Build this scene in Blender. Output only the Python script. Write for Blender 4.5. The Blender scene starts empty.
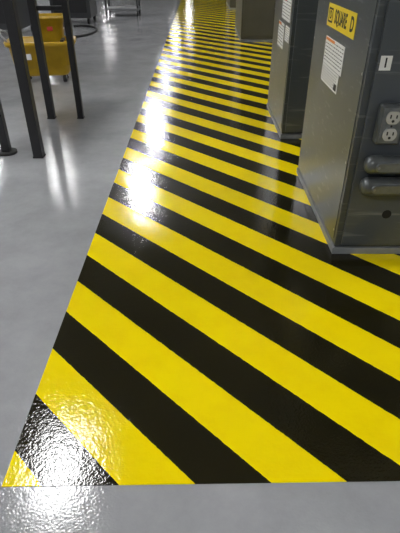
import bpy, bmesh, math, random
from mathutils import Vector, Matrix
random.seed(3)
S = bpy.context.scene
COL = S.collection

# ------------------------------------------------------------ helpers
def newmat(name):
    m = bpy.data.materials.new(name); m.use_nodes = True
    nt = m.node_tree
    b = nt.nodes["Principled BSDF"]
    return m, nt, b

def N(nt, t, **kw):
    n = nt.nodes.new(t)
    for k, v in kw.items():
        setattr(n, k, v)
    return n

def simple(name, col, rough=0.5, metal=0.0, var=0.12, scale=8.0, bump=0.0, bscale=60.0, emit=None, scuff=0.0):
    m, nt, b = newmat(name)
    tc = N(nt, 'ShaderNodeTexCoord')
    no = N(nt, 'ShaderNodeTexNoise'); no.inputs['Scale'].default_value = scale
    no.inputs['Detail'].default_value = 4
    nt.links.new(tc.outputs['Object'], no.inputs['Vector'])
    mx = N(nt, 'ShaderNodeMix', data_type='RGBA')
    c = Vector(col)
    mx.inputs['A'].default_value = (*(c * (1 - var)), 1)
    mx.inputs['B'].default_value = (*[min(1, x * (1 + var)) for x in c], 1)
    nt.links.new(no.outputs['Fac'], mx.inputs['Factor'])
    outc = mx.outputs['Result']
    if scuff:
        mp = N(nt, 'ShaderNodeMapping'); mp.inputs['Scale'].default_value = (3, 9, 40)
        mp.inputs['Rotation'].default_value = (0.5, 0.3, 0.2)
        nt.links.new(tc.outputs['Object'], mp.inputs[0])
        ns = N(nt, 'ShaderNodeTexNoise'); ns.inputs['Scale'].default_value = 1.0; ns.inputs['Detail'].default_value = 6
        nt.links.new(mp.outputs[0], ns.inputs['Vector'])
        cr = N(nt, 'ShaderNodeValToRGB'); cr.color_ramp.elements[0].position = 0.60; cr.color_ramp.elements[1].position = 0.72
        nt.links.new(ns.outputs['Fac'], cr.inputs[0])
        ml = N(nt, 'ShaderNodeMath', operation='MULTIPLY'); ml.inputs[1].default_value = scuff
        nt.links.new(cr.outputs[0], ml.inputs[0])
        m2 = N(nt, 'ShaderNodeMix', data_type='RGBA')
        nt.links.new(ml.outputs[0], m2.inputs['Factor'])
        nt.links.new(outc, m2.inputs['A']); m2.inputs['B'].default_value = (0.30, 0.31, 0.30, 1)
        outc = m2.outputs['Result']
    nt.links.new(outc, b.inputs['Base Color'])
    b.inputs['Roughness'].default_value = rough
    b.inputs['Metallic'].default_value = metal
    if bump:
        n2 = N(nt, 'ShaderNodeTexNoise'); n2.inputs['Scale'].default_value = bscale
        nt.links.new(tc.outputs['Object'], n2.inputs['Vector'])
        bp = N(nt, 'ShaderNodeBump'); bp.inputs['Strength'].default_value = bump
        bp.inputs['Distance'].default_value = 0.002
        nt.links.new(n2.outputs['Fac'], bp.inputs['Height'])
        nt.links.new(bp.outputs['Normal'], b.inputs['Normal'])
    if emit:
        b.inputs['Emission Color'].default_value = (*emit[0], 1)
        b.inputs['Emission Strength'].default_value = emit[1]
    return m

class MB:
    """mesh builder: several shaped primitives in one part mesh"""
    def __init__(s): s.bm = bmesh.new()
    def box(s, x0, x1, y0, y1, z0, z1, taper=0.0, mi=0):
        v = []
        for z, t in ((z0, taper), (z1, 0)):
            for (x, y) in ((x0 + t, y0 + t), (x1 - t, y0 + t), (x1 - t, y1 - t), (x0 + t, y1 - t)):
                v.append(s.bm.verts.new((x, y, z)))
        for f in ((3, 2, 1, 0), (4, 5, 6, 7), (0, 1, 5, 4), (1, 2, 6, 5), (2, 3, 7, 6), (3, 0, 4, 7)):
            fc = s.bm.faces.new([v[i] for i in f]); fc.material_index = mi
        return s
    def poly(s, pts, z0, z1, mi=0):
        a = [s.bm.verts.new((p[0], p[1], z0)) for p in pts]
        b = [s.bm.verts.new((p[0], p[1], z1)) for p in pts]
        n = len(pts)
        s.bm.faces.new(a[::-1]); s.bm.faces.new(b)
        for i in range(n):
            s.bm.faces.new((a[i], a[(i + 1) % n], b[(i + 1) % n], b[i]))
        return s
    def cyl(s, p0, p1, r0, r1=None, seg=24, mi=0):
        if r1 is None: r1 = r0
        p0 = Vector(p0); p1 = Vector(p1); d = p1 - p0
        q = d.to_track_quat('Z', 'Y')
        A = []; B = []
        for i in range(seg):
            a = 2 * math.pi * i / seg
            o = q @ Vector((math.cos(a), math.sin(a), 0))
            A.append(s.bm.verts.new(p0 + o * r0)); B.append(s.bm.verts.new(p1 + o * r1))
        fs = [s.bm.faces.new(A[::-1]), s.bm.faces.new(B)]
        for i in range(seg):
            f = s.bm.faces.new((A[i], A[(i + 1) % seg], B[(i + 1) % seg], B[i])); f.smooth = True
            fs.append(f)
        for f in fs: f.material_index = mi
        return s
    def loft(s, rings, cap0=True, cap1=True):
        R = [[s.bm.verts.new(p) for p in r] for r in rings]
        n = len(R[0])
        for a, b in zip(R[:-1], R[1:]):
            for i in range(n):
                f = s.bm.faces.new((a[i], a[(i + 1) % n], b[(i + 1) % n], b[i])); f.smooth = True
        if cap0: s.bm.faces.new(R[0][::-1])
        if cap1: s.bm.faces.new(R[-1])
        return s
    def tube(s, pts, r, seg=12):
        rings = []
        pts = [Vector(p) for p in pts]
        for i, p in enumerate(pts):
            d = (pts[min(i + 1, len(pts) - 1)] - pts[max(i - 1, 0)]).normalized()
            q = d.to_track_quat('Z', 'Y')
            rings.append([p + q @ Vector((math.cos(2 * math.pi * k / seg) * r, math.sin(2 * math.pi * k / seg) * r, 0)) for k in range(seg)])
        return s.loft(rings)
    def done(s, name, mat, parent=None, loc=(0, 0, 0), bevel=0.0, rot=None):
        me = bpy.data.meshes.new(name)
        bmesh.ops.recalc_face_normals(s.bm, faces=s.bm.faces)
        s.bm.to_mesh(me); s.bm.free()
        for m in (mat if isinstance(mat, (list, tuple)) else [mat]):
            me.materials.append(m)
        o = bpy.data.objects.new(name, me); COL.objects.link(o)
        o.location = loc
        if rot: o.rotation_euler = rot
        if parent: o.parent = parent
        if bevel:
            b = o.modifiers.new("Bevel", 'BEVEL'); b.width = bevel; b.segments = 3; b.limit_method = 'ANGLE'
            b.angle_limit = math.radians(40)
        return o

def root(name, loc, label, cat, rot=0.0, group=None):
    e = bpy.data.objects.new(name, None); COL.objects.link(e)
    e.empty_display_size = 0.1
    e.location = loc; e.rotation_euler = (0, 0, rot)
    e["label"] = label; e["category"] = cat
    if group: e["group"] = group
    return e

def tag(o, label, cat):
    o["label"] = label; o["category"] = cat; return o

def structure(o):
    o["kind"] = "structure"; return o

def text(name, body, size, mat, parent, mtx, extrude=0.0006, align='CENTER', bold=0.0, sx=1.0):
    cu = bpy.data.curves.new(name, 'FONT'); cu.body = body; cu.size = size
    cu.align_x = align; cu.align_y = 'CENTER'; cu.extrude = extrude; cu.offset = bold
    t = bpy.data.objects.new("tmp", cu); COL.objects.link(t)
    dg = bpy.context.evaluated_depsgraph_get(); dg.update()
    me = bpy.data.meshes.new_from_object(t.evaluated_get(dg))
    bpy.data.objects.remove(t)
    me.transform(Matrix.Diagonal((sx, 1, 1, 1)))
    me.name = name; me.materials.clear(); me.materials.append(mat)
    o = bpy.data.objects.new(name, me); COL.objects.link(o)
    o.parent = parent; o.matrix_local = mtx
    return o

def m_left(x, y, z):   # text right = -Y, up = Z, normal = -X
    return Matrix(((0, 0, -1, x), (-1, 0, 0, y), (0, 1, 0, z), (0, 0, 0, 1)))
def m_front(x, y, z):  # right = +X, up = Z, normal = -Y
    return Matrix(((1, 0, 0, x), (0, 0, -1, y), (0, 1, 0, z), (0, 0, 0, 1)))

# ------------------------------------------------------------ materials
def epoxy_common(nt, b, vec, bstr, rough, fine=130):
    n1 = N(nt, 'ShaderNodeTexNoise'); n1.inputs['Scale'].default_value = fine; n1.inputs['Detail'].default_value = 1.0
    n2 = N(nt, 'ShaderNodeTexNoise'); n2.inputs['Scale'].default_value = 42; n2.inputs['Detail'].default_value = 1
    n3 = N(nt, 'ShaderNodeTexNoise'); n3.inputs['Scale'].default_value = 3; n3.inputs['Detail'].default_value = 0
    for n in (n1, n2, n3): nt.links.new(vec, n.inputs['Vector'])
    a = N(nt, 'ShaderNodeMath', operation='MULTIPLY_ADD'); a.inputs[1].default_value = 1.0
    nt.links.new(n2.outputs['Fac'], a.inputs[0]); nt.links.new(n1.outputs['Fac'], a.inputs[2])
    a2 = N(nt, 'ShaderNodeMath', operation='MULTIPLY_ADD'); a2.inputs[1].default_value = 1.5
    nt.links.new(n3.outputs['Fac'], a2.inputs[0]); nt.links.new(a.outputs[0], a2.inputs[2])
    bp = N(nt, 'ShaderNodeBump'); bp.inputs['Strength'].default_value = 1.0; bp.inputs['Distance'].default_value = 0.0018 * bstr
    nt.links.new(a2.outputs[0], bp.inputs['Height'])
    nt.links.new(bp.outputs['Normal'], b.inputs['Normal'])
    b.inputs['Roughness'].default_value = rough

def mat_floor():
    m, nt, b = newmat("grey_epoxy_floor")
    g = N(nt, 'ShaderNodeNewGeometry')
    vec = g.outputs['Position']
    n = N(nt, 'ShaderNodeTexNoise'); n.inputs['Scale'].default_value = 1.6; n.inputs['Detail'].default_value = 8
    n.inputs['Roughness'].default_value = 0.7
    nt.links.new(vec, n.inputs['Vector'])
    r = N(nt, 'ShaderNodeValToRGB')
    r.color_ramp.elements[0].position = 0.35; r.color_ramp.elements[0].color = (0.295, 0.298, 0.31, 1)
    r.color_ramp.elements[1].position = 0.65; r.color_ramp.elements[1].color = (0.395, 0.398, 0.41, 1)
    nt.links.new(n.outputs['Fac'], r.inputs[0])
    nt.links.new(r.outputs[0], b.inputs['Base Color'])
    epoxy_common(nt, b, vec, 0.27, 0.06)
    return m

def mat_stripes():
    m, nt, b = newmat("hazard_stripe_paint")
    g = N(nt, 'ShaderNodeNewGeometry')
    vec = g.outputs['Position']
    sep = N(nt, 'ShaderNodeSeparateXYZ'); nt.links.new(vec, sep.inputs[0])
    add = N(nt, 'ShaderNodeMath', operation='ADD')
    nt.links.new(sep.outputs[0], add.inputs[0]); nt.links.new(sep.outputs[1], add.inputs[1])
    w = N(nt, 'ShaderNodeTexNoise'); w.inputs['Scale'].default_value = 30; w.inputs['Detail'].default_value = 3
    nt.links.new(vec, w.inputs['Vector'])
    wm = N(nt, 'ShaderNodeMath', operation='MULTIPLY_ADD'); wm.inputs[1].default_value = 0.009
    nt.links.new(w.outputs['Fac'], wm.inputs[0]); nt.links.new(add.outputs[0], wm.inputs[2])
    P = 0.262
    s = N(nt, 'ShaderNodeMath', operation='SUBTRACT'); s.inputs[1].default_value = 0.3675 + 0.0045
    nt.links.new(wm.outputs[0], s.inputs[0])
    d = N(nt, 'ShaderNodeMath', operation='DIVIDE'); d.inputs[1].default_value = 2 * P
    nt.links.new(s.outputs[0], d.inputs[0])
    fr = N(nt, 'ShaderNodeMath', operation='FRACT'); nt.links.new(d.outputs[0], fr.inputs[0])
    st = N(nt, 'ShaderNodeMath', operation='GREATER_THAN'); st.inputs[1].default_value = 0.5
    nt.links.new(fr.outputs[0], st.inputs[0])
    ny = N(nt, 'ShaderNodeTexNoise'); ny.inputs['Scale'].default_value = 5; ny.inputs['Detail'].default_value = 8
    ny.inputs['Roughness'].default_value = 0.7
    nt.links.new(vec, ny.inputs['Vector'])
    ry = N(nt, 'ShaderNodeValToRGB')
    ry.color_ramp.elements[0].position = 0.25; ry.color_ramp.elements[0].color = (0.93, 0.69, 0.0005, 1)
    ry.color_ramp.elements[1].position = 0.55; ry.color_ramp.elements[1].color = (0.98, 0.76, 0.0005, 1)
    nt.links.new(ny.outputs['Fac'], ry.inputs[0])
    rb = N(nt, 'ShaderNodeValToRGB')
    rb.color_ramp.elements[0].position = 0.3; rb.color_ramp.elements[0].color = (0.009, 0.008, 0.003, 1)
    rb.color_ramp.elements[1].position = 0.7; rb.color_ramp.elements[1].color = (0.018, 0.015, 0.005, 1)
    nt.links.new(ny.outputs['Fac'], rb.inputs[0])
    mx = N(nt, 'ShaderNodeMix', data_type='RGBA')
    nt.links.new(st.outputs[0], mx.inputs['Factor'])
    nt.links.new(rb.outputs[0], mx.inputs['A']); nt.links.new(ry.outputs[0], mx.inputs['B'])
    nt.links.new(mx.outputs['Result'], b.inputs['Base Color'])
    epoxy_common(nt, b, vec, 0.31, 0.045)
    return m

M_floor = mat_floor(); M_str = mat_stripes()
M_cab = simple("dark_grey_enamel_shaded_tone", (0.050, 0.058, 0.062), 0.28, 0.0, 0.30, 2.5, 0.15, 120, scuff=0.32)  # Darker copy of the enamel: the sides' shade is put into the colour
M_cabf = simple("grey_enamel_door_lit_tone", (0.064, 0.073, 0.080), 0.28, 0.0, 0.30, 2.5, 0.15, 120, scuff=0.32)  # Lighter copy for doors: light on the fronts is put into the colour
M_sill = simple("worn_grey_sill", (0.22, 0.23, 0.235), 0.40, 0.1, 0.35, 12, scuff=0.4)
M_beige = simple("olive_grey_enamel", (0.075, 0.072, 0.055), 0.4, 0, 0.2, 4)
M_black = simple("black_steel", (0.014, 0.014, 0.016), 0.42, 0.0, 0.2, 10)
M_dark = simple("dark_recess", (0.004, 0.004, 0.004), 0.8)
M_rub = simple("black_rubber", (0.015, 0.015, 0.015), 0.7)
M_yel = simple("yellow_plastic", (0.50, 0.31, 0.008), 0.4, 0, 0.35, 6)
M_yel2 = simple("worn_yellow_wringer_plastic", (0.40, 0.25, 0.01), 0.45, 0, 0.4, 9)
M_ylab = simple("yellow_label_film", (0.80, 0.60, 0.01), 0.4, 0, 0.06)
M_wht = simple("white_label_film", (0.74, 0.74, 0.72), 0.5, 0, 0.04)
M_rcp = simple("ivory_grey_receptacle", (0.42, 0.42, 0.40), 0.4, 0, 0.1)
M_ink = simple("black_ink", (0.01, 0.01, 0.01), 0.6)
M_gink = simple("grey_print_ink", (0.10, 0.10, 0.10), 0.6)
M_red = simple("red_ink", (0.35, 0.03, 0.02), 0.5)
M_org = simple("orange_ink", (0.75, 0.22, 0.02), 0.5)
M_gal = simple("galvanised_steel", (0.36, 0.37, 0.37), 0.28, 0.8, 0.3, 25)
M_plate = simple("worn_metal_plate", (0.17, 0.18, 0.18), 0.3, 0.6, 0.4, 30)
M_alu = simple("cast_metal_grey", (0.12, 0.13, 0.13), 0.28, 0.5, 0.35, 20, 0.35, 150)
M_wall = simple("painted_wall", (0.38, 0.39, 0.40), 0.8, 0, 0.05, 1)
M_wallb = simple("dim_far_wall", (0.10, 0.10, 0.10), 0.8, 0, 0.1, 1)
M_ceil = simple("ceiling_paint", (0.30, 0.305, 0.315), 0.9, 0, 0.08, 1)
def em(n, s): return simple(n, (0.8, 0.8, 0.8), 0.5, emit=((0.995, 0.995, 0.99), s))
M_emit = em("lit_diffuser", 66.0)
M_emit_n = em("lit_diffuser_dim", 44.0)
M_bay = em("lit_high_bay_lens", 110.0)
M_bay2 = em("lit_high_bay_lens_dim", 42.0)
M_mach = simple("grey_machine_enamel", (0.18, 0.185, 0.19), 0.4, 0, 0.08, 4)
M_mdk = simple("dark_grey_machine_enamel", (0.04, 0.042, 0.045), 0.4, 0, 0.1, 4)

# ------------------------------------------------------------ room
structure(MB().box(-12, 9, -6, 60, -0.1, 0).done("floor", M_floor))
structure(MB().box(-12, 9, -6, 60, 4.6, 4.7).done("ceiling", M_ceil))
structure(MB().box(-12.1, -12, -6, 60, 0, 4.6).done("wall_left", M_wall))
structure(MB().box(9, 9.1, -6, 60, 0, 4.6).done("wall_right", M_wall))
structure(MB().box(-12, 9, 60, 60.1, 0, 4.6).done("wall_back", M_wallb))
structure(MB().box(-12, 9, -6.1, -6, 0, 4.6).done("wall_front", M_wall))

wk = MB().poly([(-0.668, 0.898), (2.4, 0.946), (2.4, 48), (-0.70, 48)], 0.0, 0.0025).done("striped_walkway", M_str)
tag(wk, "glossy yellow and black diagonal striped walkway paint on epoxy floor", "floor marking")

# ------------------------------------------------------------ ceiling lights
def ceiling_light(x, y, mt=None):
    r = root("ceiling_light", (x, y, 4.6), "rectangular lit ceiling light with white diffuser", "ceiling light", group="ceiling lights in rows")
    MB().box(-0.34, 0.34, -0.64, 0.64, -0.09, 0).done("housing", M_mach, r, bevel=0.008)
    MB().box(-0.30, 0.30, -0.60, 0.60, -0.105, -0.088).done("diffuser", mt or M_emit, r)
def high_bay(x, y, mt, h=0.30, rr=0.22):
    r = root("high_bay_light", (x, y, 4.6), "round grey high bay lamp with glowing refractor on ceiling", "ceiling light", group="high bay lamps in a row")
    MB().cyl((0, 0, -0.10), (0, 0, 0), 0.26, 0.12, seg=32).done("housing", M_mach, r)
    MB().cyl((0, 0, -0.10 - h), (0, 0, -0.095), rr * 0.75, rr, seg=32).done("refractor", mt, r)
ceiling_light(-1.95, -2.5); ceiling_light(-1.95, 3.85, M_emit_n)
high_bay(-1.72, 12.7, M_bay, 0.38, 0.22)
high_bay(-1.80, 18.6, M_bay, 0.32, 0.21)
high_bay(-1.85, 26.5, M_bay2)
high_bay(-1.85, 39.0, M_bay2)
high_bay(-1.1, 53.0, M_bay2)
high_bay(-4.4, 14.0, M_bay2, 0.4)
for x in (6.0, -8.0):
    for y in (-2.5, 4, 10, 17, 25, 35, 46):
        ceiling_light(x, y)

# ------------------------------------------------------------ cabinets
def cabinet(x, y, w, d, h, label, mats, name="electrical_cabinet"):
    r = root(name, (x, y, 0.0025), label, "electrical cabinet")
    mb = MB()
    mb.box(0.0, w, 0.0, d, 0.05, h)
    mb.box(-0.012, w + 0.012, -0.012, d + 0.012, h, h + 0.03)
    mb.done("body", mats[0], r, bevel=0.004)
    MB().box(-0.004, 0.0, 0.03, d - 0.03, 0.09, h - 0.05).done("side_panel", mats[0], r, bevel=0.002)
    for zz in (0.14, 0.55, 1.0, 1.45):
        for yy in (0.045, d - 0.045):
            MB().cyl((-0.0075, yy, zz), (-0.0035, yy, zz), 0.007, seg=10).done("screw", M_gal, r)
    MB().box(-0.008, w + 0.004, -0.004, d + 0.004, 0.0, 0.042).done("base_sill", M_sill, r, bevel=0.003)
    return r

H1 = 1.95
c1 = cabinet(0.79, 2.36, 0.80, 1.23, H1, "dark grey steel transformer cabinet with yellow brand label and outlet", (M_cab,))
MB().box(0.035, 0.765, -0.014, 0.0, 0.07, H1 - 0.05).done("door", M_cabf, c1, bevel=0.003)
for z in (0.35, 1.0, 1.65):
    MB().cyl((0.77, -0.016, z - 0.05), (0.77, -0.016, z + 0.05), 0.009).done("hinge", M_gal, c1)
LY = 2.945 - 2.36
lab = MB().box(-0.0065, -0.004, LY - 0.30, LY + 0.30, 1.115, 1.235).done("brand_label", M_ylab, c1)
text("lettering", "SQUARE", 0.098, M_ink, lab, m_left(-0.0067, LY - 0.005, 1.175), bold=0.003, sx=0.72)
text("lettering", "D", 0.098, M_ink, lab, m_left(-0.0067, LY - 0.240, 1.175), bold=0.003, sx=0.9)
sq = MB()
y0, y1, z0, z1, t = LY + 0.180, LY + 0.278, 1.136, 1.214, 0.010
sq.box(-0.0075, -0.0064, y0, y1, z0, z0 + t); sq.box(-0.0075, -0.0064, y0, y1, z1 - t, z1)
sq.box(-0.0075, -0.0064, y0, y0 + t, z0, z1); sq.box(-0.0075, -0.0064, y1 - t, y1, z0, z1)
sq.done("logo_frame", M_ink, lab)
text("logo_letter", "D", 0.06, M_ink, lab, m_left(-0.0067, LY + 0.229, 1.175), bold=0.002)

def paper_label(parent, yc, zc, wy, hz, rows, band=None, blocks=False, name="rating_label"):
    l = MB().box(-0.0065, -0.004, yc - wy / 2, yc + wy / 2, zc - hz / 2, zc + hz / 2).done(name, M_wht, parent)
    mb = MB()
    rh = hz / (rows + 1)
    for i in range(rows):
        z = zc + hz / 2 - rh * (i + 0.9)
        yy = yc + wy / 2 - 0.015
        while yy > yc - wy / 2 + 0.03:
            ln = random.uniform(0.012, 0.04)
            e = max(yy - ln, yc - wy / 2 + 0.015)
            mb.box(-0.0072, -0.0064, e, yy, z - rh * 0.14, z + rh * 0.14)
            yy = e - 0.014
    mb.done("printed_lines", M_gink, l)
    if band:
        MB().box(-0.0074, -0.0064, yc, yc + wy / 2 - 0.008, zc + hz / 2 - rh * 1.0, zc + hz / 2 - 0.004).done("printed_band", band, l)
    if blocks:
        MB().box(-0.0076, -0.0064, yc - wy / 2 + 0.012, yc - wy / 2 + 0.07, zc - hz / 2 + 0.01, zc - hz / 2 + 0.045).done("printed_block", M_ink, l)
    return l
paper_label(c1, 2.99 - 2.36, 0.985, 0.44, 0.15, 7, M_org, False)
paper_label(c1, 3.01 - 2.36, 0.855, 0.40, 0.10, 6, None, True)
st = MB().box(0.048, 0.102, -0.0165, -0.014, 1.028, 1.092).done("number_sticker", M_wht, c1)
text("lettering", "I", 0.06, M_ink, st, m_front(0.075, -0.0167, 1.06), bold=0.001)

# duplex outlet in a metal box
OX, OZ = 0.140, 0.785
bx = MB().box(OX - 0.058, OX + 0.062, -0.075, -0.014, OZ - 0.098, OZ + 0.098).done("outlet_box", M_alu, c1, bevel=0.016)
MB().box(OX - 0.047, OX + 0.051, -0.079, -0.075, OZ - 0.086, OZ + 0.086).done("cover_plate", M_plate, bx, bevel=0.002)
for dz in (0.041, -0.041):
    rc = MB()
    rings = []
    for yy, rr in ((-0.078, 0.035), (-0.085, 0.035), (-0.0865, 0.032)):
        rings.append([Vector((OX + 0.002 + math.cos(a) * rr, yy, OZ + dz + max(-0.030, min(0.030, math.sin(a) * rr)))) for a in [2 * math.pi * k / 32 for k in range(32)]])
    rc.loft(rings)
    rc.done("receptacle", M_rcp, bx)
    sl = MB()
    sl.box(OX - 0.016, OX - 0.009, -0.0872, -0.0863, OZ + dz - 0.002, OZ + dz + 0.016)
    sl.box(OX + 0.013, OX + 0.020, -0.0872, -0.0863, OZ + dz - 0.002, OZ + dz + 0.014)
    sl.cyl((OX + .002, -0.0872, OZ + dz - 0.015), (OX + .002, -0.0863, OZ + dz - 0.015), 0.007, seg=16)
    sl.done("slots", M_ink, bx)
MB().cyl((OX + .002, -0.0815, OZ), (OX + .002, -0.079, OZ), 0.005, seg=12).done("screw", M_ink, bx)

def conduit_body(zc, r_, name="conduit_body"):
    mb = MB()
    xs = [(0.058, 0.25), (0.060, 0.5), (0.066, 0.75), (0.076, 0.9), (0.092, 0.99), (0.11, 1.0), (0.35, 1.0), (0.375, 0.95), (0.388, 0.8), (0.395, 0.5)]
    rings = []
    for x, k in xs:
        rings.append([Vector((x, -0.062 + math.copysign(abs(math.cos(a)) ** 0.85, math.cos(a)) * 0.047 * k,
                              zc + math.copysign(abs(math.sin(a)) ** 0.85, math.sin(a)) * r_ * k)) for a in [2 * math.pi * i / 36 for i in range(36)]])
    mb.loft(rings)
    o = mb.done(name, M_alu, c1)
    cv = MB()
    rg = []
    for yy, k in ((-0.100, 1.0), (-0.111, 1.0), (-0.113, 0.94)):
        hx, hz = 0.115 * k, r_ * 0.5 * k
        rg.append([Vector((0.215 + p.x, yy, zc + p.y)) for p in [Vector((sx * (hx - hz) + hz * math.cos(math.radians(a0 + 15 * i)), hz * math.sin(math.radians(a0 + 15 * i)))) for sx, a0 in ((1, -90), (-1, 90)) for i in range(13)]])
    cv.loft(rg)
    cv.done("cover", M_plate, o)
    MB().cyl((0.115, -0.116, zc), (0.115, -0.112, zc), 0.007, seg=12).done("screw", M_gal, o)
    MB().cyl((0.39, -0.062, zc), (0.60, -0.062, zc), 0.022).done("conduit", M_gal, o)
    return o
conduit_body(0.582, 0.046)
conduit_body(0.462, 0.046)
MB().cyl((0.255, -0.0150, 0.27), (0.255, -0.0135, 0.27), 0.026).done("knockout_shade_disc", M_dark, c1)  # Flat black disc on the door; the hole's shade is put into its colour

c2 = cabinet(0.775, 4.41, 0.80, 1.11, 1.95, "dark grey steel electrical cabinet with white paper labels", (M_cab,))
MB().box(0.03, 0.77, -0.014, 0.0, 0.07, 1.90).done("door", M_cabf, c2, bevel=0.003)
MB().box(-0.0065, -0.004, 0.08, 0.60, 1.17, 1.28).done("brand_label", M_ylab, c2)
paper_label(c2, 0.34, 1.06, 0.46, 0.17, 6, M_red)
paper_label(c2, 0.18, 0.88, 0.22, 0.12, 6)
paper_label(c2, 0.54, 0.83, 0.34, 0.21, 7, M_org)

c3 = cabinet(0.80, 10.1, 1.2, 1.8, 1.75, "olive grey steel control cabinet standing on walkway", (M_beige,), "control_cabinet")
MB().box(0.03, 0.59, -0.014, 0.0, 0.10, 1.70).done("door", M_beige, c3, bevel=0.003)
MB().box(0.61, 1.17, -0.014, 0.0, 0.10, 1.70).done("door", M_beige, c3, bevel=0.003)
c4 = cabinet(0.90, 16.1, 1.1, 2.2, 1.75, "dull olive steel cabinet beside the striped walkway", (M_beige,), "control_cabinet")
MB().box(0.03, 1.07, -0.014, 0.0, 0.10, 1.70).done("door", M_beige, c4, bevel=0.003)

# ------------------------------------------------------------ black steel stand
st_ = root("steel_stand", (-1.50, 4.5, 0), "tall black steel work stand on square tube legs", "work stand")
LEGS = [(-1.405, 3.95, 0.040), (-1.715, 4.04, 0.034), (-1.593, 5.09, 0.036), (-1.281, 5.09, 0.030)]
for i, (x, y, r) in enumerate(LEGS):
    lx, ly = x + 1.50, y - 4.5
    l = MB().box(lx - r, lx + r, ly - r, ly + r, 0.008, 1.40).done("leg", M_black, st_, bevel=0.004)
    f = MB().box(lx - r - 0.004, lx + r + 0.004, ly - r - .004, ly + r + .004, 0.0, 0.012)
    if i == 1:
        f.cyl((lx, ly, 0.0), (lx, ly, 0.02), 0.085)
    f.done("foot", M_rub, l)
MB().poly([(-0.30, -0.60), (0.18, -0.66), (0.30, 0.70), (-0.18, 0.70)], 1.40, 1.44).done("top", M_mach, st_, bevel=0.004)
MB().box(-0.06, 0.19, 0.575, 0.605, 1.02, 1.06).done("rail", M_black, st_, bevel=0.003)

# ------------------------------------------------------------ mop bucket
mb_ = root("mop_bucket", (-2.11, 6.85, 0), "yellow plastic mop bucket with wringer on black casters", "mop bucket", rot=math.radians(8))
def rrect(hx, hy, r, z, cx=0, cy=0, n=6):
    pts = []
    for (sx, sy, a0) in ((1, 1, 0), (-1, 1, 90), (-1, -1, 180), (1, -1, 270)):
        for k in range(n + 1):
            a = math.radians(a0 + 90 * k / n)
            pts.append(Vector((cx + sx * (hx - r) + r * math.cos(a), cy + sy * (hy - r) + r * math.sin(a), z)))
    return pts
TZ = 0.52
tb = MB()
tb.loft([rrect(0.30, 0.15, 0.08, 0.09), rrect(0.325, 0.17, 0.09, 0.12), rrect(0.345, 0.185, 0.09, 0.22), rrect(0.375, 0.215, 0.10, 0.225),
         rrect(0.405, 0.24, 0.11, TZ - .06), rrect(0.44, 0.275, 0.12, TZ - .055),
         rrect(0.445, 0.28, 0.12, TZ - .01), rrect(0.44, 0.275, 0.12, TZ), rrect(0.405, 0.24, 0.11, TZ), rrect(0.39, 0.225, 0.10, TZ - .02), rrect(0.33, 0.17, 0.08, 0.16)])
tub = tb.done("tub", M_yel, mb_)
MB().box(-0.26, -0.12, -0.250, -0.218, 0.31, 0.38).done("caution_sticker", M_wht, tub, bevel=0.002)
MB().loft([rrect(0.36, 0.20, 0.08, 0.40), rrect(0.36, 0.20, 0.08, 0.405)]).done("water", M_dark, tub)
wr = MB()
WX = 0.14
wr.loft([rrect(0.12, 0.10, 0.05, TZ - .16, WX, 0.03), rrect(0.15, 0.13, 0.05, TZ + .0, WX, 0.03), rrect(0.19, 0.16, 0.06, TZ + .24, WX, 0.03), rrect(0.215, 0.19, 0.07, TZ + .245, WX, 0.03),
         rrect(0.215, 0.19, 0.07, TZ + .28, WX, 0.03), rrect(0.185, 0.16, 0.06, TZ + .28, WX, 0.03), rrect(0.11, 0.09, 0.04, TZ - .06, WX, 0.03)])
w_ = wr.done("wringer", M_yel2, mb_)
MB().cyl((WX - 0.17, 0.05, TZ + .20), (WX + 0.17, 0.05, TZ + .20), 0.045, seg=20).done("press_roller", M_dark, w_)
MB().box(WX - 0.02, WX + 0.05, -0.128, -0.10, TZ + .11, TZ + .16).done("warning_sticker", M_red, w_, bevel=0.002)
for sx in (-1, 1):
    MB().box(WX + sx * 0.16 - 0.02, WX + sx * 0.16 + 0.02, -0.275, -0.06, TZ - 0.005, TZ + 0.02).done("hanging_bracket", M_black, w_, bevel=0.002)
MB().tube([(0.35, 0.0, TZ + .16), (0.40, -0.02, TZ + .30), (0.36, -0.02, 0.98), (0.24, 0.0, 1.12), (0.12, 0.0, 1.16)], 0.022).done("lever", M_black, w_)
MB().cyl((0.30, 0, TZ + .16), (0.39, 0, TZ + .16), 0.035).done("pivot", M_gal, w_)
MB().tube([(-0.40, -0.18, TZ), (-0.47, -0.15, TZ + .08), (-0.50, 0, TZ + .12), (-0.47, 0.15, TZ + .08), (-0.40, 0.18, TZ)], 0.012).done("handle", M_gal, mb_)
for (cx, cy) in ((-0.25, -0.11), (0.25, -0.11), (-0.25, 0.11), (0.25, 0.11)):
    c = MB(); c.cyl((cx - 0.02, cy, 0.045), (cx + 0.02, cy, 0.045), 0.045, seg=20)
    co = c.done("caster", M_rub, mb_)
    MB().box(cx - 0.030, cx - 0.022, cy - 0.02, cy + 0.02, 0.03, 0.097).box(cx + 0.022, cx + 0.030, cy - 0.02, cy + 0.02, 0.03, 0.097).box(cx - 0.030, cx + 0.030, cy - 0.02, cy + 0.02, 0.091, 0.099).done("caster_fork", M_gal, co)

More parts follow.
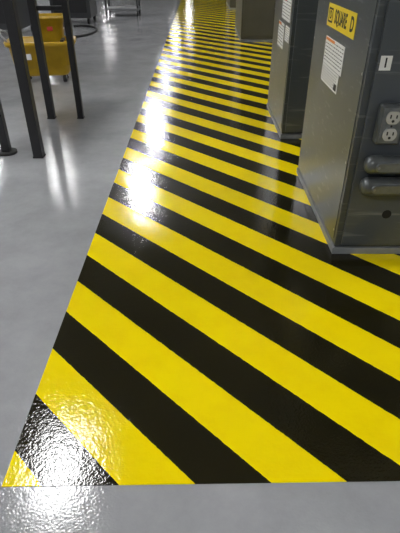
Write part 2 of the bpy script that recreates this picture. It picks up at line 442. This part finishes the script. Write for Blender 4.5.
# ------------------------------------------------------------ far equipment
def machine(x, y, w, d, h, label, mat=None, wheels=True):
    r = root("floor_machine", (x, y, 0), label, "machine")
    MB().box(-w / 2, w / 2, -d / 2, d / 2, 0.13, h).done("housing", mat or M_mdk, r, bevel=0.02)
    MB().box(-w / 2 + 0.08, w / 2 - 0.08, -d / 2 - 0.01, -d / 2, 0.25, h * 0.6).done("access_panel", M_black, r, bevel=0.004)
    for sx in (-1, 1):
        for sy in (-1, 1):
            px, py = sx * (w / 2 - 0.08), sy * (d / 2 - 0.08)
            if wheels:
                MB().cyl((px - 0.025, py, 0.065), (px + 0.025, py, 0.065), 0.065, seg=20).done("caster", M_rub, r)
            else:
                MB().cyl((px, py, 0), (px, py, 0.13), 0.035).done("foot", M_black, r)
machine(-3.10, 13.2, 0.95, 0.9, 1.3, "dark grey machine housing standing on black casters")
machine(-4.45, 11.3, 1.5, 1.1, 1.5, "wide dark grey enamel machine standing on black feet", M_mdk, False)
ct = root("utility_cart", (-2.10, 14.6, 0), "grey steel utility cart with black casters", "cart")
MB().box(-0.45, 0.45, -0.3, 0.3, 0.14, 0.20).done("shelf", M_mach, ct, bevel=0.006)
MB().box(-0.45, 0.45, -0.3, 0.3, 0.80, 0.84).done("shelf", M_mach, ct, bevel=0.006)
for sx in (-0.42, 0.42):
    for sy in (-0.27, 0.27):
        MB().box(sx - 0.02, sx + 0.02, sy - 0.02, sy + 0.02, 0.12, 0.84).done("post", M_black, ct)
        MB().cyl((sx - 0.018, sy, 0.06), (sx + 0.018, sy, 0.06), 0.06, seg=20).done("caster", M_rub, ct)
cord = MB()
pts = []
for i in range(60):
    t = i / 59
    a = -0.5 + t * 5.2
    pts.append((-2.75 + 0.42 * math.sin(a) + 0.1 * t, 11.6 + 0.75 * math.cos(a) - 0.4 * t, 0.024))
cord.tube(pts, 0.024, 8)
cd = cord.done("power_cord", M_rub)
tag(cd, "black rubber power cord with dark red plug on grey floor", "cable")
e = pts[-1]
MB().cyl((e[0], e[1], 0.04), (e[0] + 0.10, e[1] - 0.08, 0.04), 0.035, 0.04, seg=20).done("plug", M_red, cd)

# ------------------------------------------------------------ world + camera
w = bpy.data.worlds.new("World"); S.world = w; w.use_nodes = True
w.node_tree.nodes["Background"].inputs[0].default_value = (0.5, 0.5, 0.52, 1)
w.node_tree.nodes["Background"].inputs[1].default_value = 0.3

cam = bpy.data.cameras.new("Camera"); co = bpy.data.objects.new("Camera", cam); COL.objects.link(co)
co.location = (0, 0, 1.5)
co.rotation_euler = (math.radians(90 - 33.96), 0, 0)
cam.sensor_fit = 'VERTICAL'; cam.sensor_height = 24.0
cam.lens = 470 / 533 * 24.0
cam.clip_end = 200
S.camera = co
S.view_settings.view_transform = 'Standard'
